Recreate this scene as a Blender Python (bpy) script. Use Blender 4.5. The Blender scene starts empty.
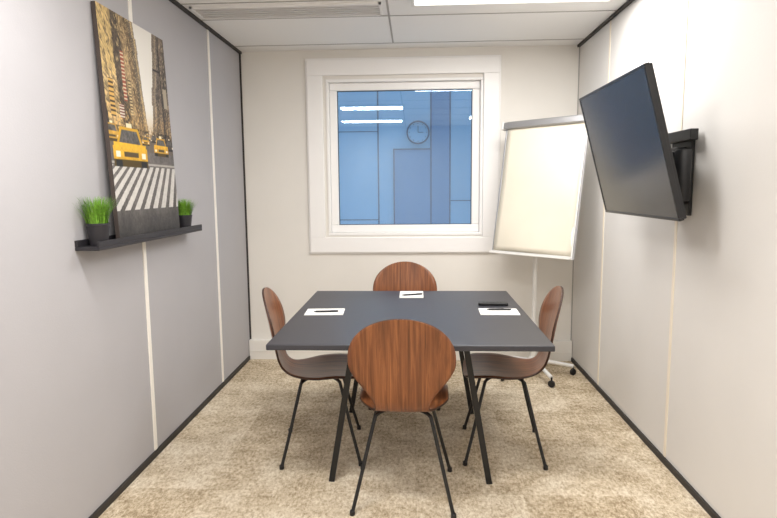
import bpy, bmesh, math, random
from mathutils import Vector, Matrix, noise
random.seed(4)
scene = bpy.context.scene
scene.view_settings.view_transform = 'Standard'
scene.view_settings.exposure = 0.14

def lin(c):
    return tuple(((x/255)/12.92 if x/255 <= .04045 else ((x/255+.055)/1.055)**2.4) for x in c)

# ---------------------------------------------------------------- materials
def new_mat(name):
    m = bpy.data.materials.new(name); m.use_nodes = True
    nt = m.node_tree
    return m, nt, nt.nodes['Principled BSDF']

def mat(name, rgb, rough=.5, metal=0, bump=0, bscale=200, var=0.0, vscale=3, spec=.5, coat=0):
    m, nt, b = new_mat(name)
    c = lin(rgb)
    b.inputs['Base Color'].default_value = (*c, 1)
    b.inputs['Roughness'].default_value = rough
    b.inputs['Metallic'].default_value = metal
    b.inputs['Specular IOR Level'].default_value = spec
    b.inputs['Coat Weight'].default_value = coat
    tc = nt.nodes.new('ShaderNodeTexCoord')
    if var:
        n = nt.nodes.new('ShaderNodeTexNoise'); n.inputs['Scale'].default_value = vscale
        n.inputs['Detail'].default_value = 4
        nt.links.new(tc.outputs['Object'], n.inputs['Vector'])
        r = nt.nodes.new('ShaderNodeValToRGB')
        r.color_ramp.elements[0].position = .3; r.color_ramp.elements[1].position = .7
        r.color_ramp.elements[0].color = (*[x*(1-var) for x in c], 1)
        r.color_ramp.elements[1].color = (*[min(1, x*(1+var)) for x in c], 1)
        nt.links.new(n.outputs['Fac'], r.inputs['Fac'])
        nt.links.new(r.outputs['Color'], b.inputs['Base Color'])
    if bump:
        n2 = nt.nodes.new('ShaderNodeTexNoise'); n2.inputs['Scale'].default_value = bscale
        n2.inputs['Detail'].default_value = 3
        nt.links.new(tc.outputs['Object'], n2.inputs['Vector'])
        bp = nt.nodes.new('ShaderNodeBump'); bp.inputs['Strength'].default_value = bump
        bp.inputs['Distance'].default_value = .002
        nt.links.new(n2.outputs['Fac'], bp.inputs['Height'])
        nt.links.new(bp.outputs['Normal'], b.inputs['Normal'])
    return m

def emis(name, rgb, s):
    m, nt, b = new_mat(name)
    b.inputs['Base Color'].default_value = (*lin(rgb), 1)
    b.inputs['Emission Color'].default_value = (*lin(rgb), 1)
    b.inputs['Emission Strength'].default_value = s
    return m

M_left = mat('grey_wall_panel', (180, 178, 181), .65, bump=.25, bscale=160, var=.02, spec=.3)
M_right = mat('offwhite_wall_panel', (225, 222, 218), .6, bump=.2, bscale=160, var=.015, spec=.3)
M_back = mat('cream_wall_paint', (236, 232, 225), .6, bump=.15, bscale=160, var=.015)
M_ceil = mat('ceiling_metal_tile', (244, 243, 241), .5, bump=.1, bscale=300)
M_seam = mat('ceiling_seam', (170, 166, 162), .7)
M_slat = mat('grille_slat', (220, 218, 215), .6)
M_strip = mat('white_joint_strip', (248, 244, 236), .4)
M_strip2 = mat('cream_joint_strip', (240, 230, 212), .4)
M_dark = mat('dark_trim', (48, 44, 42), .6)
M_upvc = mat('white_upvc', (250, 248, 246), .3)
M_trunk = mat('white_trunking', (242, 239, 233), .4)
M_gasket = mat('window_gasket', (60, 70, 80), .6)
M_black = mat('black_powdercoat', (22, 22, 24), .45)
M_shelf = mat('black_shelf_paint', (42, 40, 44), .5)
M_table = mat('charcoal_laminate', (55, 55, 61), .42, bump=.05, bscale=400)
M_paper = mat('white_paper', (246, 244, 240), .7)
M_pot = mat('dark_plastic_pot', (40, 38, 42), .5)
M_soil = mat('soil', (60, 45, 30), .9, bump=.5)
M_tvb = mat('tv_plastic', (26, 26, 28), .3)
M_scr = mat('tv_screen', (52, 52, 54), .2, spec=.6)
M_alu = mat('brushed_aluminium', (190, 190, 192), .35, metal=.8)
M_wht = mat('white_steel', (232, 230, 226), .4)
M_cream = mat('flipchart_paper', (226, 218, 200), .85, var=.02, vscale=5)
M_blue = mat('blue_reflection_panel', (142, 182, 214), .5, var=.05, vscale=1.2)  # these blues colour the window reflection modelled behind the glass
M_blue_d = mat('blue_reflection_seam', (62, 88, 122), .6)
M_blue_refl_door = mat('blue_reflection_door', (100, 140, 182), .5)
M_panel_light = emis('light_diffuser', (255, 253, 250), 2.4)

def carpet():
    m, nt, b = new_mat('beige_carpet')
    N = nt.nodes.new; L = nt.links.new
    tc = N('ShaderNodeTexCoord')
    n1 = N('ShaderNodeTexNoise'); n1.inputs['Scale'].default_value = 5; n1.inputs['Detail'].default_value = 9; n1.inputs['Roughness'].default_value = .78
    L(tc.outputs['Object'], n1.inputs['Vector'])
    n2 = N('ShaderNodeTexNoise'); n2.inputs['Scale'].default_value = 60; n2.inputs['Detail'].default_value = 5; n2.inputs['Roughness'].default_value = .9
    mp = N('ShaderNodeMapping'); mp.inputs['Scale'].default_value = (1, .55, 1)
    L(tc.outputs['Object'], mp.inputs['Vector']); L(mp.outputs['Vector'], n2.inputs['Vector'])
    br = N('ShaderNodeTexBrick'); br.offset = 0.0
    br.inputs['Scale'].default_value = 1; br.inputs['Brick Width'].default_value = .5; br.inputs['Row Height'].default_value = .5
    br.inputs['Mortar Size'].default_value = .002; br.inputs['Color1'].default_value = (.2, .2, .2, 1); br.inputs['Color2'].default_value = (.8, .8, .8, 1)
    br.inputs['Mortar'].default_value = (.3, .3, .3, 1)
    L(tc.outputs['Object'], br.inputs['Vector'])
    a = N('ShaderNodeMath'); a.operation = 'MULTIPLY_ADD'; a.inputs[1].default_value = .34
    L(n1.outputs['Fac'], a.inputs[0])
    a2 = N('ShaderNodeMath'); a2.operation = 'MULTIPLY'; a2.inputs[1].default_value = .58
    L(n2.outputs['Fac'], a2.inputs[0]); L(a2.outputs[0], a.inputs[2])
    a3 = N('ShaderNodeMath'); a3.operation = 'MULTIPLY_ADD'; a3.inputs[1].default_value = .08
    L(br.outputs['Color'], a3.inputs[0]); L(a.outputs[0], a3.inputs[2])
    r = N('ShaderNodeValToRGB')
    e = r.color_ramp.elements
    e[0].position = .41; e[0].color = (*lin((152, 132, 104)), 1)
    e[1].position = .59; e[1].color = (*lin((244, 233, 213)), 1)
    x = e.new(.5); x.color = (*lin((210, 192, 164)), 1)
    L(a3.outputs[0], r.inputs['Fac']); L(r.outputs['Color'], b.inputs['Base Color'])
    b.inputs['Roughness'].default_value = .95; b.inputs['Specular IOR Level'].default_value = .1
    n3 = N('ShaderNodeTexNoise'); n3.inputs['Scale'].default_value = 220
    L(tc.outputs['Object'], n3.inputs['Vector'])
    bp = N('ShaderNodeBump'); bp.inputs['Strength'].default_value = .9; bp.inputs['Distance'].default_value = .006
    L(n3.outputs['Fac'], bp.inputs['Height']); L(bp.outputs['Normal'], b.inputs['Normal'])
    return m
M_carpet = carpet()

def walnut():
    m, nt, b = new_mat('walnut_veneer')
    N = nt.nodes.new; L = nt.links.new
    tc = N('ShaderNodeTexCoord'); mp = N('ShaderNodeMapping')
    mp.inputs['Scale'].default_value = (20, 1.5, 1)
    L(tc.outputs['UV'], mp.inputs['Vector'])
    n = N('ShaderNodeTexNoise'); n.inputs['Scale'].default_value = 1.6; n.inputs['Detail'].default_value = 8
    n.inputs['Roughness'].default_value = .65; n.inputs['Distortion'].default_value = .6
    L(mp.outputs['Vector'], n.inputs['Vector'])
    r = N('ShaderNodeValToRGB'); e = r.color_ramp.elements
    e[0].position = .28; e[0].color = (*lin((82, 47, 27)), 1)
    e[1].position = .74; e[1].color = (*lin((168, 108, 66)), 1)
    x = e.new(.5); x.color = (*lin((128, 77, 46)), 1)
    L(n.outputs['Fac'], r.inputs['Fac']); L(r.outputs['Color'], b.inputs['Base Color'])
    b.inputs['Roughness'].default_value = .28
    return m
M_wood = walnut()
M_wood_edge = mat('dark_ply_edge', (62, 38, 26), .5)

def glass_mat():
    m = bpy.data.materials.new('window_glass'); m.use_nodes = True
    nt = m.node_tree; nt.nodes.clear()
    o = nt.nodes.new('ShaderNodeOutputMaterial'); mx = nt.nodes.new('ShaderNodeMixShader')
    t = nt.nodes.new('ShaderNodeBsdfTransparent'); t.inputs['Color'].default_value = (.82, .93, 1, 1)
    g = nt.nodes.new('ShaderNodeBsdfGlossy'); g.inputs['Roughness'].default_value = .01
    g.inputs['Color'].default_value = (.85, .93, 1, 1)
    mx.inputs[0].default_value = .12
    nt.links.new(t.outputs[0], mx.inputs[1]); nt.links.new(g.outputs[0], mx.inputs[2]); nt.links.new(mx.outputs[0], o.inputs[0])
    return m
M_glass = glass_mat()

# ---------------------------------------------------------------- mesh helpers
def link(o, parent=None):
    scene.collection.objects.link(o)
    if parent: o.parent = parent
    return o

def empty(name, loc=(0, 0, 0), rz=0):
    e = bpy.data.objects.new(name, None); e.location = loc; e.rotation_euler = (0, 0, rz)
    e.empty_display_size = .1
    return link(e)

def boxes(name, lst, m, parent=None, bevel=0, seg=2):
    bm = bmesh.new()
    for x0, x1, y0, y1, z0, z1 in lst:
        vs = [bm.verts.new(p) for p in [(x0,y0,z0),(x1,y0,z0),(x1,y1,z0),(x0,y1,z0),(x0,y0,z1),(x1,y0,z1),(x1,y1,z1),(x0,y1,z1)]]
        for f in [(0,3,2,1),(4,5,6,7),(0,1,5,4),(1,2,6,5),(2,3,7,6),(3,0,4,7)]:
            bm.faces.new([vs[i] for i in f])
    me = bpy.data.meshes.new(name); bm.to_mesh(me); bm.free()
    me.materials.append(m)
    o = bpy.data.objects.new(name, me); link(o, parent)
    if bevel:
        b = o.modifiers.new('bevel', 'BEVEL'); b.width = bevel; b.segments = seg; b.limit_method = 'ANGLE'
    return o

def lathe(name, prof, m, parent=None, loc=(0, 0, 0), rot=(0, 0, 0), n=32, smooth=True):
    bm = bmesh.new(); rings = []
    for r, z in prof:
        if r < 1e-6: rings.append([bm.verts.new((0, 0, z))])
        else: rings.append([bm.verts.new((r*math.cos(2*math.pi*i/n), r*math.sin(2*math.pi*i/n), z)) for i in range(n)])
    for a, b in zip(rings, rings[1:]):
        for i in range(n):
            j = (i+1) % n
            if len(a) == 1 and len(b) == 1: continue
            if len(a) == 1: bm.faces.new([a[0], b[j], b[i]][::-1])
            elif len(b) == 1: bm.faces.new([a[i], a[j], b[0]])
            else: bm.faces.new([a[i], a[j], b[j], b[i]])
    bmesh.ops.recalc_face_normals(bm, faces=bm.faces)
    me = bpy.data.meshes.new(name); bm.to_mesh(me); bm.free(); me.materials.append(m)
    if smooth:
        for p in me.polygons: p.use_smooth = True
        me.set_sharp_from_angle(angle=.6)
    o = bpy.data.objects.new(name, me); o.location = loc; o.rotation_euler = rot
    return link(o, parent)

def cr(pts, k=8):
    P = [Vector(p) for p in pts]; P = [2*P[0]-P[1]] + P + [2*P[-1]-P[-2]]
    out = []
    for i in range(1, len(P)-2):
        for j in range(k):
            t = j/k; p0, p1, p2, p3 = P[i-1:i+3]
            out.append(.5*((2*p1)+(-p0+p2)*t+(2*p0-5*p1+4*p2-p3)*t*t+(-p0+3*p1-3*p2+p3)*t**3))
    out.append(P[-2]); return out

def tube(name, pts, r, m, parent=None, n=12, sq=False):
    bm = bmesh.new(); P = [Vector(p) for p in pts]; rings = []
    ref = Vector((0, 0, 1))
    for i, p in enumerate(P):
        t = (P[min(i+1, len(P)-1)] - P[max(i-1, 0)]).normalized()
        a = t.cross(ref)
        if a.length < .05: a = t.cross(Vector((0, 1, 0)))
        a.normalize(); b = t.cross(a)
        if rings and a.dot(lasta) < 0: a = -a; b = -b
        lasta = a
        if sq: rings.append([bm.verts.new(p + a*sx*r + b*sy*r) for sx, sy in ((-1,-1),(1,-1),(1,1),(-1,1))])
        else: rings.append([bm.verts.new(p + a*r*math.cos(2*math.pi*k/n) + b*r*math.sin(2*math.pi*k/n)) for k in range(n)])
    nn = 4 if sq else n
    for a, b in zip(rings, rings[1:]):
        for i in range(nn): bm.faces.new([a[i], a[(i+1) % nn], b[(i+1) % nn], b[i]])
    bm.faces.new(rings[0]); bm.faces.new(rings[-1])
    bmesh.ops.recalc_face_normals(bm, faces=bm.faces)
    me = bpy.data.meshes.new(name); bm.to_mesh(me); bm.free(); me.materials.append(m)
    if not sq:
        for p in me.polygons: p.use_smooth = True
        me.set_sharp_from_angle(angle=.9)
    return link(bpy.data.objects.new(name, me), parent)

# ---------------------------------------------------------------- room
XL, XR, YB, YF, H = -1.41, 1.29, 4.60, -0.90, 2.53
T = .12
boxes('floor', [(XL-T, XR+T, YF-T, YB+T, -.1, 0)], M_carpet)
boxes('ceiling', [(XL-T, XR+T, YF-T, YB+T, H, H+.1)], M_ceil)
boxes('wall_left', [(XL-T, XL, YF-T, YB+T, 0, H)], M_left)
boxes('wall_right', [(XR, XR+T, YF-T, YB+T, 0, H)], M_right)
boxes('wall_front', [(XL, XR, YF-T, YF, 0, H)], M_right)
WX0, WX1, WZ0, WZ1 = -.715, .545, 1.045, 2.30
boxes('wall_back', [(XL, WX0, YB, YB+T, 0, H), (WX1, XR, YB, YB+T, 0, H),
                    (WX0, WX1, YB, YB+T, 0, WZ0), (WX0, WX1, YB, YB+T, WZ1, H)], M_back)
for i, y in enumerate([.55, 1.69, 2.83, 3.90]):
    boxes('trim_%d' % (i+1), [(XL, XL+.006, y-.014, y+.014, .035, H-.02)], M_strip)
for i, y in enumerate([.69, 1.76, 2.83, 3.90]):
    boxes('trim_%d' % (i+11), [(XR-.004, XR, y-.011, y+.011, .035, H-.02)], M_strip2)
boxes('trim_21', [(XL, XL+.012, YB-.012, YB, 0, H)], M_dark)
boxes('trim_22', [(XR-.006, XR, YB-.008, YB, 0, H)], M_seam)
boxes('trim_23', [(XL, XL+.02, YF, YB, H-.018, H)], M_dark)
boxes('trim_24', [(XR-.02, XR, YF, YB, H-.018, H)], M_dark)
boxes('baseboard_left', [(XL, XL+.012, YF, YB-.055, 0, .032)], M_dark)
boxes('baseboard_right', [(XR-.012, XR, YF, YB-.055, 0, .032)], M_dark)
boxes('baseboard_back', [(XL+.005, XR-.005, YB-.05, YB, 0.0, .165), (XL+.005, XR-.005, YB-.055, YB-.05, .07, .075)], M_trunk, bevel=.004)

seams = []
for y in (-.1, .62, 1.32, 2.05, 2.75, 3.42, 3.74, 4.42):
    seams.append((XL+.02, XR-.02, y-.005, y+.005, H-.003, H))
seams.append((-.17, -.158, YF, 4.42, H-.004, H))
boxes('trim_31', seams, M_seam)
g = empty('ceiling_air_grille', (0, 0, 0))
boxes('grille_frame', [(XL+.05, -.2, 3.47, 3.485, H-.012, H), (XL+.05, -.2, 3.685, 3.70, H-.012, H),
                       (XL+.05, XL+.065, 3.47, 3.7, H-.012, H), (-.215, -.2, 3.47, 3.7, H-.012, H)], M_ceil, g)
boxes('grille_slats', [(XL+.065, -.215, 3.492+.04*i, 3.514+.04*i, H-.01, H) for i in range(5)], M_slat, g)
boxes('grille_back', [(XL+.065, -.215, 3.485, 3.685, H-.002, H)], M_dark, g)

def ceil_light(x0, x1, y0, y1, power):
    e = empty('ceiling_light_panel')
    boxes('frame', [(x0, x1, y0, y0+.02, H-.02, H), (x0, x1, y1-.02, y1, H-.02, H),
                    (x0, x0+.02, y0+.02, y1-.02, H-.02, H), (x1-.02, x1, y0+.02, y1-.02, H-.02, H)], M_wht, e)
    boxes('diffuser', [(x0+.02, x1-.02, y0+.02, y1-.02, H-.012, H)], M_panel_light, e)
    l = bpy.data.lights.new('panel_lamp', 'AREA'); l.shape = 'RECTANGLE'
    l.size = x1-x0-.05; l.size_y = y1-y0-.05; l.energy = power; l.color = (1, .985, .965)
    lo = bpy.data.objects.new('panel_lamp', l); lo.location = ((x0+x1)/2, (y0+y1)/2, H-.03)
    link(lo, e)
ceil_light(-.02, 1.16, 2.85, 3.515, 29)
ceil_light(-1.02, -.14, 1.45, 1.75, 27)
ceil_light(-1.20, -.18, -.05, .25, 22)
ceil_light(.82, 1.12, .2, 1.2, 15)  # extra unseen panel, added to even out the room light

# ---------------------------------------------------------------- window
w = empty('window_1', (0, 0, 0))
def frame(name, x0, x1, z0, z1, t, y0, y1, m, p, bev=.004):
    return boxes(name, [(x0, x1, y0, y1, z1-t, z1), (x0, x1, y0, y1, z0, z0+t), (x0, x0+t, y0, y1, z0+t, z1-t), (x1-t, x1, y0, y1, z0+t, z1-t)], m, p, bev)
frame('casing', -.865, .670, .905, 2.452, .125, YB-.028, YB, M_upvc, w)
frame('casing_lip', -.878, .682, .892, 2.465, .03, YB-.014, YB, M_upvc, w)
frame('jamb', WX0, WX1, WZ0, WZ1, .022, YB-.01, YB+.12, M_upvc, w)
frame('sash', WX0+.022, WX1-.022, WZ0+.022, WZ1-.022, .062, YB+.03, YB+.09, M_upvc, w, .008)
gx0, gx1, gz0, gz1 = WX0+.084, WX1-.084, WZ0+.084, WZ1-.084
frame('gasket', gx0-.001, gx1+.001, gz0-.001, gz1+.001, .006, YB+.04, YB+.06, M_gasket, w, 0)
boxes('glass', [(gx0, gx1, YB+.05, YB+.054, gz0, gz1)], M_glass, w)

FY = 5.55
boxes('reflection_wall', [(-2.6, 2.6, FY, FY+.1, 0, 3.6)], M_blue)  # added wall behind the glass, standing in for reflections in the pane
sl = []
for x in (-.82, -.36, .155, .34, .8): sl.append((x-.007, x+.007, FY-.004, FY, 0, 3.6))
for z in (1.12, 1.98, 2.62): sl.append((-2.6, -.36, FY-.004, FY, z-.004, z+.004))
sl.append((.34, 2.6, FY-.004, FY, 1.30, 1.308))
boxes('trim_41', sl, M_blue_d)  # seams of the modelled reflection
boxes('trim_42', [(.155, .34, FY-.003, FY, 0, 3.6)], M_blue_refl_door)  # darker strip of the modelled reflection
d = empty('reflected_door')  # door as reflected in the pane, modelled behind the glass
boxes('reflected_door_leaf', [(-.2, .147, FY-.012, FY, .0, 1.80)], M_blue_refl_door, d)
boxes('reflected_door_frame', [(-.212, -.2, FY-.02, FY, 0, 1.812), (-.2, .147, FY-.02, FY, 1.80, 1.812)], M_blue_d, d)
c = empty('reflected_clock', (.03, FY-.001, 1.965))  # clock as reflected in the pane, also built behind it
lathe('rim', [(.098, 0), (.112, 0), (.112, .03), (.104, .034), (.098, .02)], M_blue_d, c, rot=(math.pi/2, 0, 0))
lathe('face', [(0, .018), (.1, .018)], M_blue, c, rot=(math.pi/2, 0, 0))
boxes('hands', [(-.003, .003, -.024, -.02, 0, .07), (0, .05, -.024, -.02, -.003, .003)] +
      [(.085*math.cos(a)-.004, .085*math.cos(a)+.004, -.022, -.019, .085*math.sin(a)-.004, .085*math.sin(a)+.004) for a in [k*math.pi/6 for k in range(12)]], M_blue_d, c)

# ---------------------------------------------------------------- table
TX0, TX1, TY0, TY1, TZ = -.66, .60, 2.375, 3.68, .75
tb = empty('meeting_table')
boxes('tabletop', [(TX0, TX1, TY0, TY1, TZ-.026, TZ)], M_table, tb, .004)
cx = -.03
boxes('under_frame', [(cx-.29, cx+.29, 2.585, 2.615, TZ-.056, TZ-.026), (cx-.29, cx+.29, 3.435, 3.465, TZ-.056, TZ-.026),
                      (cx-.28, cx-.25, 2.615, 3.435, TZ-.056, TZ-.026), (cx+.25, cx+.28, 2.615, 3.435, TZ-.056, TZ-.026)], M_black, tb, .002)
k = 0
for yy in (2.60, 3.45):
    for s in (-1, 1):
        k += 1
        tube('leg_%d' % k, [(cx+s*.385, yy, 0), (cx+s*.262, yy, TZ-.03)], .014, M_black, tb, sq=True)

# ---------------------------------------------------------------- chairs
prof = cr([(0, .215, .436), (0, .18, .452), (0, .08, .458), (0, -.02, .452), (0, -.10, .452), (0, -.16, .463), (0, -.20, .492),
           (0, -.222, .535), (0, -.236, .59), (0, -.25, .66), (0, -.264, .74), (0, -.280, .82), (0, -.296, .905)], 12)
cum = [0]
for a, b in zip(prof, prof[1:]): cum.append(cum[-1]+(b-a).length)
Ltot = cum[-1]
def at(s):
    d = s*Ltot
    for i in range(len(cum)-1):
        if d <= cum[i+1] or i == len(cum)-2:
            f = (d-cum[i])/(cum[i+1]-cum[i]); p = prof[i].lerp(prof[i+1], f); tt = (prof[min(i+2, len(prof)-1)]-prof[max(i-1, 0)]).normalized(); return p, tt
def sm(a, b, x): x = max(0, min(1, (x-a)/(b-a))); return x*x*(3-2*x)
def wid(s):
    if s < .5: base = .208 - (.208-.115)*sm(.24, .50, s)
    else: base = .115 + (.227-.115)*sm(.50, .75, s)
    if s < .10: base *= (1-(1-s/.10)**2.6)**(1/2.6)
    if s > .76: base *= math.sqrt(max(0, 1-((s-.76)/.24)**2.15))
    return base
def shell_mesh():
    bm = bmesh.new(); uv = bm.loops.layers.uv.new('UVMap')
    n = 76; mcols = 18
    S = [.5-.5*math.cos(math.pi*i/n) for i in range(n+1)]
    S[0] = .0004; S[-1] = .9996
    rows = []
    for s in S:
        p, tt = at(s); nn = Vector((0, tt.z, -tt.y)); wv = wid(s); row = []
        backness = sm(.42, .6, s)
        for j in range(mcols+1):
            t = -1+2*j/mcols; x = wv*t
            off = (x/.22)**2*(.012+.022*backness)
            row.append((bm.verts.new(p+Vector((x, 0, 0))+nn*off), (x/.44+.5, s)))
        rows.append(row)
    for a, b in zip(rows, rows[1:]):
        for j in range(mcols):
            q = [a[j], a[j+1], b[j+1], b[j]]
            f = bm.faces.new([v[0] for v in q]); f.smooth = True
            for l, v in zip(f.loops, q): l[uv].uv = v[1]
    bmesh.ops.recalc_face_normals(bm, faces=bm.faces)
    me = bpy.data.meshes.new('chair_shell'); bm.to_mesh(me); bm.free(); me.materials.append(M_wood); me.materials.append(M_wood_edge)
    return me
SHELL = shell_mesh()
def chair(loc, rz):
    e = empty('dining_chair', (loc[0], loc[1], 0), rz)
    o = bpy.data.objects.new('seat_and_back_shell', SHELL); link(o, e)
    so = o.modifiers.new('s', 'SOLIDIFY'); so.thickness = .010; so.offset = 0; so.material_offset_rim = 1
    lathe('hub', [(0, .0), (.075, 0), (.08, .004), (.08, .014), (0, .014)], M_black, e, loc=(0, -.0, .428))
    i = 0
    for sx in (-1, 1):
        for sy in (-1, 1):
            i += 1
            pts = cr([(sx*.02, sy*.02, .428), (sx*.085, sy*.07, .428), (sx*.118, sy*.098, .418), (sx*.130, sy*.108, .39), (sx*.178, sy*.156, .19), (sx*.222, sy*.203, .008)], 6)
            tube('leg_%d' % i, pts, .0085, M_black, e)
            lathe('foot_%d' % i, [(0, 0), (.012, 0), (.012, .018), (.009, .022)], M_black, e, loc=(sx*.222, sy*.203, 0), n=14)
    return e
chair((-.055, 2.51), -.02)
chair((-.515, 2.95), -math.pi/2+.12)
chair((.475, 2.98), math.pi/2-.08)
chair((-.075, 3.70), math.pi)

# ---------------------------------------------------------------- things on table
def notepad(loc, rz, w_=.21, h_=.15):
    e = empty('notepad', (loc[0], loc[1], TZ), rz)
    boxes('pages', [(-w_/2, w_/2, -h_/2, h_/2, .0013, .006)], M_paper, e, .0008)
    boxes('card_backing', [(-w_/2, w_/2, -h_/2, h_/2, 0, .0012)], M_alu, e)
    return e
def pen(loc, rz, z):
    e = empty('ballpoint_pen', (loc[0], loc[1], z+.0055), rz)
    lathe('barrel', [(0, -.07), (.002, -.066), (.005, -.052), (.005, .055), (.004, .066), (0, .067)], M_black, e, rot=(0, math.pi/2, 0), n=14)
    boxes('clip', [(.025, .064, -.0015, .0015, .004, .0075)], M_alu, e)
notepad((-.50, 3.02), .05)
pen((-.49, 3.00), .1, TZ+.006)
notepad((-.025, 3.53), 0, .15, .21)
pen((-.02, 3.49), .3, TZ+.006)
notepad((.455, 3.03), -.03)
pen((.46, 3.055), .02, TZ+.006)
rc = empty('remote_control', (.45, 3.22, TZ), -.05)
boxes('body', [(-.085, .085, -.021, .021, 0, .018)], M_black, rc, .006, 3)
boxes('buttons', [(-.06+.02*i, -.053+.02*i, -.011+.01*j, -.007+.01*j, .018, .0188) for i in range(6) for j in range(3)], M_tvb, rc)

# ---------------------------------------------------------------- shelf, canvas, plants
SY0, SY1 = 2.245, 3.37
sh = empty('picture_ledge_shelf')
boxes('ledge', [(XL, XL+.105, SY0, SY1, 1.182, 1.198)], M_shelf, sh, .002)
boxes('front_lip', [(XL+.095, XL+.105, SY0, SY1, 1.1985, 1.220)], M_shelf, sh, .001)
boxes('back_rail', [(XL, XL+.012, SY0, SY1, 1.1985, 1.225)], M_shelf, sh, .001)

def clampf(x, a=0, b=1): return max(a, min(b, x))
def hsh(a, b, c=0):
    return (math.sin(a*127.1+b*311.7+c*74.7)*43758.5453) % 1
def mixc(a, b, t): return tuple(x*(1-t)+y*t for x, y in zip(a, b))
def paint(u, v):
    """muted city-street photograph print: u left->right, v bottom->top"""
    def box(a, b, c_, d_): return a <= u <= b and c_ <= v <= d_
    vx, vy = .62, .46
    fn = noise.noise(Vector((u*60, v*90, 1)))*.5+noise.noise(Vector((u*22, v*30, 5)))*.5
    bn = noise.noise(Vector((u*5, v*6, 9)))
    gap = .022 + max(0, v-vy)*.24
    ctr = vx + .05*(v-vy)
    if v > vy:
        dl = ctr-gap-u; dr = u-(ctr+gap)
        dl -= .02*(hsh(math.floor(v*14), 1)-.5); dr -= .02*(hsh(math.floor(v*11), 4)-.5)
        if dl < 0 and dr < 0:
            c_ = mixc((214, 196, 166), (230, 226, 218), sm(.48, .62, v))
            if v < .53 and fn > 0: c_ = (160, 132, 96)
        else:
            left = dl >= 0
            dist = max(0, (dl if left else dr))+.02
            row = (v-vy)/(dist+.14)
            lg = math.log(dist+.03)
            blk = math.floor(lg*(2.6 if left else 3.0)+.3)
            rows_ = 26+6*hsh(blk, 1)
            rr = math.floor(row*rows_); cc = math.floor(lg*26)
            hh = hsh(rr, cc, 1 if left else 2)
            pal = [(108, 88, 66), (156, 132, 98), (88, 76, 64), (170, 146, 106), (80, 70, 62)] if left else [(82, 74, 70), (126, 112, 98), (68, 62, 62), (106, 94, 84)]
            base = pal[int(blk) % len(pal)]
            kk = .74+.4*hh+.5*fn+.25*bn
            if (row*rows_) % 1 < .35: kk *= .76
            if (lg*26) % 1 < .22: kk *= 1.2
            c_ = tuple(clampf(b*kk, 0, 255) for b in base)
            c_ = mixc(c_, (196, 180, 154), .5*math.exp(-dist*9))
            if left and hh > .88: c_ = mixc(c_, (236, 208, 150), .6)
            if not left and hh > .9: c_ = mixc(c_, (204, 188, 158), .6)
            lit = 1-sm(.48, .70, v)
            if hh > .4: c_ = mixc(c_, (224, 170, 88), .55*lit*clampf(.6+fn))
            if left:
                if box(.0, .17, .72, 1.0) and hh > .3: c_ = mixc(c_, (226, 194, 124), .5)
                if box(.26, .30, .62, .84): c_ = mixc((158, 80, 58), (220, 202, 170), 1 if (v*60) % 1 > .6 else 0)
                if box(.34, .37, .56, .72): c_ = (204, 182, 136) if (v*70) % 1 > .4 else (84, 66, 52)
                if box(.06, .12, .54, .70): c_ = (210, 168, 92) if (v*50) % 1 > .4 else (70, 54, 42)
                if box(.18, .24, .54, .60): c_ = (212, 204, 188) if (v*80) % 1 > .5 else (120, 58, 44)
            else:
                if box(.872, .888, .48, .93): c_ = (44, 40, 42)
                if box(.70, .888, .815, .823): c_ = (44, 40, 42)
                if box(.70, .735, .77, .82): c_ = (48, 46, 40)
                if box(.91, .97, .64, .74): c_ = (170, 158, 138)
            if v < .505 and fn > -.05: c_ = tuple(x*.5 for x in c_)
    else:
        g_ = 104+34*fn+14*bn
        g_ *= .60+.40*sm(.02, .20, v)
        c_ = (g_, g_*.95, g_*.92)
        if v > .40: c_ = mixc(c_, (108, 90, 70), .4)
        if .13 < v < .33:
            q = (u-1.25)/(.86-v*1.1)
            if (q*5.0) % 1 < .56:
                c_ = mixc(c_, (222, 218, 211), .84+.1*fn)
        if .338 <= v < .346: c_ = mixc(c_, (200, 194, 184), .7)
    for (cx_, cy_, s_, col) in ((.56, .475, .04, (206, 160, 64)), (.66, .47, .05, (90, 82, 78)), (.94, .45, .08, (76, 70, 70)),
                                (.52, .455, .06, (216, 166, 60)), (.78, .435, .13, (226, 174, 56)), (.04, .47, .11, (206, 160, 66)),
                                (.28, .415, .25, (230, 178, 50))):
        du = (u-cx_)/s_; dv = (v-cy_)/(s_*.58)
        if abs(du) < 1 and -.62 < dv < .1 and (abs(du) < .93 or dv < .0):
            c_ = tuple(clampf(x*(1+.18*fn+.25*dv), 0, 255) for x in col)
            if dv < -.40: c_ = tuple(x*.35 for x in col)
            if -.33 < dv < -.17 and .62 < abs(du) < .86: c_ = (244, 234, 208)
            if -.31 < dv < -.16 and abs(du) < .42: c_ = (84, 70, 46)
            if -.62 < dv < -.42 and .55 < abs(du) < .9: c_ = (26, 26, 28)
        elif abs(du) < .74-.45*max(0, dv-.1) and .1 <= dv < .60:
            c_ = (90+50*fn, 86+50*fn, 82+50*fn) if (abs(du) < .62-.45*(dv-.1) and dv < .5) else tuple(x*.9 for x in col)
        elif abs(du) < .16 and .60 <= dv < .74:
            c_ = (236, 224, 186)
    return tuple(clampf(x, 0, 255) for x in c_)
CW, CH = .655, 1.05
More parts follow.
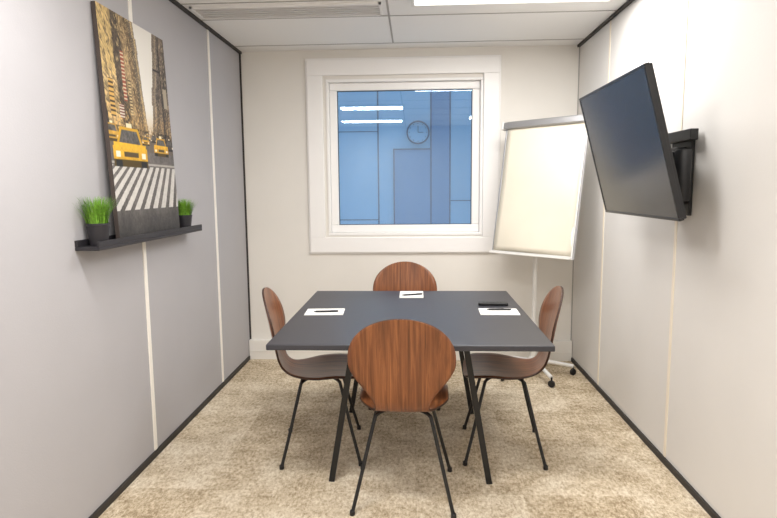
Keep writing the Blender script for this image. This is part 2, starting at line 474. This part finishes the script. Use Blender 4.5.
def canvas():
    nx, nz = 200, 310
    bm = bmesh.new(); cl = bm.verts.layers.float_color.new('print')
    V = [[None]*(nz+1) for _ in range(nx+1)]
    for i in range(nx+1):
        for j in range(nz+1):
            u, v = i/nx, j/nz
            p = bm.verts.new((u*CW-CW/2, -.0195, v*CH)); p[cl] = (*lin(paint(u, v)), 1); V[i][j] = p
    for i in range(nx):
        for j in range(nz):
            bm.faces.new([V[i][j], V[i+1][j], V[i+1][j+1], V[i][j+1]])
    me = bpy.data.meshes.new('print_face'); bm.to_mesh(me); bm.free()
    m, nt, b = new_mat('canvas_print')
    a = nt.nodes.new('ShaderNodeVertexColor'); a.layer_name = 'print'
    nt.links.new(a.outputs['Color'], b.inputs['Base Color']); b.inputs['Roughness'].default_value = .6
    me.materials.append(m)
    e = empty('canvas_print', (0, 0, 0))
    ob = bpy.data.objects.new('print_face', me); link(ob, e)
    boxes('stretcher', [(-CW/2, CW/2, -.019, .0, 0, CH)], mat('canvas_edge', (74, 64, 60), .8), e)
    lean = math.asin(.045/CH)
    R = Matrix(((0, -1, 0), (1, 0, 0), (0, 0, 1)))
    rot = Matrix.Rotation(-lean, 4, 'Y') @ R.to_4x4()
    e.matrix_world = Matrix.Translation((XL+.050, 2.805, 1.1995)) @ rot
    return e
canvas()

def grass(y, s=1.0, sc=1.0):
    e = empty('potted_grass', (XL+.055, y, 1.1985))
    lathe('pot', [(0, 0), (.031*sc, 0), (.040*sc, .072*sc), (.042*sc, .074*sc), (.042*sc, .082*sc), (.038*sc, .082*sc), (.037*sc, .07*sc), (0, .07*sc)], M_pot, e)
    lathe('soil', [(0, .072*sc), (.037*sc, .071*sc)], M_soil, e)
    bm = bmesh.new(); rnd = random.Random(int(y*100))
    for i in range(520):
        a = rnd.random()*6.283; r = .036*sc*math.sqrt(rnd.random()); b0 = Vector((r*math.cos(a), r*math.sin(a), .068*sc))
        hgt = (.085+.05*rnd.random())*sc*s; lean = (.15+.6*rnd.random())*r/(.034*sc)*.08*sc
        a2 = a+rnd.uniform(-.5, .5); dirv = Vector((math.cos(a2), math.sin(a2), 0)); sd = Vector((-math.sin(a2+rnd.random()), math.cos(a2), 0)).normalized()
        wd = .0018*sc; prev = None
        for k in range(5):
            t = k/4; p = b0 + dirv*lean*t*t + Vector((0, 0, hgt*t*(1-.12*t)))
            p.x = max(p.x, -.048)
            ww = wd*(1-t)+.0002
            q = (bm.verts.new(p-sd*ww), bm.verts.new(p+sd*ww))
            if prev: bm.faces.new([prev[0], prev[1], q[1], q[0]])
            prev = q
    me = bpy.data.meshes.new('grass_blades'); bm.to_mesh(me); bm.free(); me.materials.append(M_grass)
    link(bpy.data.objects.new('grass_blades', me), e)
M_grass = mat('grass_green', (112, 160, 48), .6, var=.45, vscale=90)
grass(2.33, .98, 1.15)
grass(3.235, .9, 1.05)

# ---------------------------------------------------------------- television
tv = empty('wall_mounted_television')
TW, TH = .89, .65
frame('bezel', -TW/2, TW/2, -TH/2, TH/2, .012, -.018, .004, M_tvb, tv, .002)
boxes('screen', [(-TW/2+.011, TW/2-.011, -.015, -.010, -TH/2+.011, TH/2-.011)], M_scr, tv)
boxes('rear_shell', [(-TW/2+.004, TW/2-.004, -.009, .018, -TH/2+.004, TH/2-.004)], M_tvb, tv, .004)
boxes('rear_housing', [(-.30, .30, .018, .045, -.24, .12)], M_tvb, tv, .012)
boxes('mount_rails', [(-.13, -.10, .045, .06, -.2, .2), (.10, .13, .045, .06, -.2, .2), (-.14, .14, .06, .068, -.03, .03)], M_black, tv, .002)
tilt = math.radians(15)
R = Matrix(((0, 1, 0), (-1, 0, 0), (0, 0, 1))).to_4x4()
tvc = Vector((1.008, 2.78, 1.603))
tv.matrix_world = Matrix.Translation(tvc) @ Matrix.Rotation(-tilt, 4, 'Y') @ R
mt = empty('television_wall_bracket')
boxes('wall_plate', [(XR-.018, XR-.001, 2.68, 2.88, 1.29, 1.68)], M_black, mt, .003)
boxes('top_bar', [(XR-.055, XR-.018, 2.62, 2.96, 1.635, 1.685)], M_black, mt, .003)
boxes('pivot', [(XR-.07, XR-.018, 2.72, 2.80, 1.34, 1.61)], M_black, mt, .008)
tube('arm_1', [(XR-.06, 2.76, 1.54), (XR-.10, 2.58, 1.54)], .032, M_black, mt, sq=True)
tube('arm_2', [(XR-.10, 2.58, 1.55), (XR-.205, 2.785, 1.60)], .022, M_black, mt, sq=True)
tube('arm_3', [(XR-.06, 2.76, 1.40), (XR-.10, 2.58, 1.40)], .028, M_black, mt, sq=True)
lathe('knuckle', [(0, -.16), (.032, -.16), (.036, -.15), (.036, .06), (.032, .07), (0, .07)], M_black, mt, loc=(XR-.10, 2.58, 1.52), n=20)

# ---------------------------------------------------------------- flipchart
fc = empty('flipchart_easel')
org = Vector((.82, 4.01, .945)); ex = Vector((.737, -.676, 0)).normalized(); ez0 = Vector((0, 0, 1)); back = ez0.cross(ex); back = back.normalized()
if back.y < 0: back = -back
lean = math.radians(10.5)
ez = (ez0*math.cos(lean)+back*math.sin(lean)).normalized(); ey = ez.cross(ex)
bd = bpy.data.objects.new('board_assembly', None); link(bd, fc)
bd.matrix_world = Matrix(((ex.x, ey.x, ez.x, org.x), (ex.y, ey.y, ez.y, org.y), (ex.z, ey.z, ez.z, org.z), (0, 0, 0, 1)))
BW, BH = .645, .985
boxes('board', [(-BW/2, BW/2, 0, .012, 0, BH)], M_wht, bd, .002)
frame('board_frame', -BW/2-.006, BW/2+.006, -.006, BH+.006, .012, -.004, .016, M_alu, bd, .003)
boxes('paper_clamp', [(-BW/2-.015, BW/2+.015, -.034, .004, BH-.055, BH-.005)], M_alu, bd, .008, 3)
boxes('clamp_end_caps', [(-BW/2-.03, -BW/2-.014, -.036, .012, BH-.06, BH+.0), (BW/2+.014, BW/2+.03, -.036, .012, BH-.06, BH+.0)], M_wht, bd, .003)
boxes('pen_tray', [(-BW/2, BW/2, -.045, -.004, -.008, .002), (-BW/2, BW/2, -.047, -.042, -.008, .012)], M_wht, bd, .002)
bm = bmesh.new(); nx, nz = 14, 24; G = []
for i in range(nx+1):
    G.append([])
    for j in range(nz+1):
        u = i/nx; v = j/nz; x = (u-.5)*(BW-.03); z = .016+v*(BH-.065)
        y = -.012 - .020*(1-v)**3*math.sin(u*3.1+.3) - .005*math.sin(v*9+u*3)*(1-v)
        G[-1].append(bm.verts.new((x, y, z)))
for i in range(nx):
    for j in range(nz):
        f = bm.faces.new([G[i][j], G[i+1][j], G[i+1][j+1], G[i][j+1]]); f.smooth = True
me = bpy.data.meshes.new('paper_sheet'); bm.to_mesh(me); bm.free(); me.materials.append(M_cream)
link(bpy.data.objects.new('paper_sheet', me), bd).modifiers.new('s', 'SOLIDIFY').thickness = .001
boxes('paper_pad', [(-BW/2+.016, BW/2-.016, -.006, -.0005, .02, BH-.03)], M_paper, bd)
PX, PY = .90, 4.225
tube('pole', [(PX, PY, .09), (PX, PY, 1.50)], .016, M_wht, fc)
lathe('pole_sleeve', [(.022, 0), (.024, .01), (.024, .3), (.018, .31)], M_wht, fc, loc=(PX, PY, .10))
bc = org + ez*.50
tube('head_joint', [Vector((PX, PY, 1.46)), bc + ey*.014], .018, M_black, fc)
lathe('hub', [(0, .06), (.035, .06), (.04, .08), (.035, .13), (.02, .15)], M_wht, fc, loc=(PX, PY, 0))
for i in range(5):
    a = math.radians(-76+72*i); r = .30
    ax, ay = PX+r*math.cos(a), PY+r*math.sin(a)
    tube('arm_%d' % (i+1), cr([(PX, PY, .105), (PX+.5*r*math.cos(a), PY+.5*r*math.sin(a), .095), (ax, ay, .07)], 4), .015, M_wht, fc)
    lathe('caster_wheel_%d' % (i+1), [(0, -.012), (.02, -.012), (.025, -.008), (.025, .008), (.02, .012), (0, .012)], M_black, fc,
          loc=(ax, ay, .025), rot=(math.pi/2, 0, a+.6), n=20)
    tube('caster_stem_%d' % (i+1), [(ax, ay, .02), (ax, ay, .075)], .007, M_black, fc)

# ---------------------------------------------------------------- world
wd = bpy.data.worlds.new('world'); scene.world = wd; wd.use_nodes = True
wd.node_tree.nodes['Background'].inputs[0].default_value = (.78, .88, 1, 1)
wd.node_tree.nodes['Background'].inputs[1].default_value = 1.2

# ---------------------------------------------------------------- camera
yaw, pit, roll = math.radians(2.76), math.radians(6.6), math.radians(.5)
F = Vector((-math.sin(yaw)*math.cos(pit), math.cos(yaw)*math.cos(pit), -math.sin(pit)))
Rr = Vector((math.cos(yaw), math.sin(yaw), 0)); U = Rr.cross(F)
R2 = Rr*math.cos(roll)-U*math.sin(roll); U2 = U*math.cos(roll)+Rr*math.sin(roll)
cam = bpy.data.cameras.new('camera'); co = bpy.data.objects.new('camera', cam); link(co)
co.matrix_world = Matrix(((R2.x, U2.x, -F.x, 0), (R2.y, U2.y, -F.y, 0), (R2.z, U2.z, -F.z, 1.43), (0, 0, 0, 1)))
cam.sensor_width = 36; cam.lens = 560*36/777; cam.shift_y = -6/777; cam.clip_start = .05
scene.camera = co
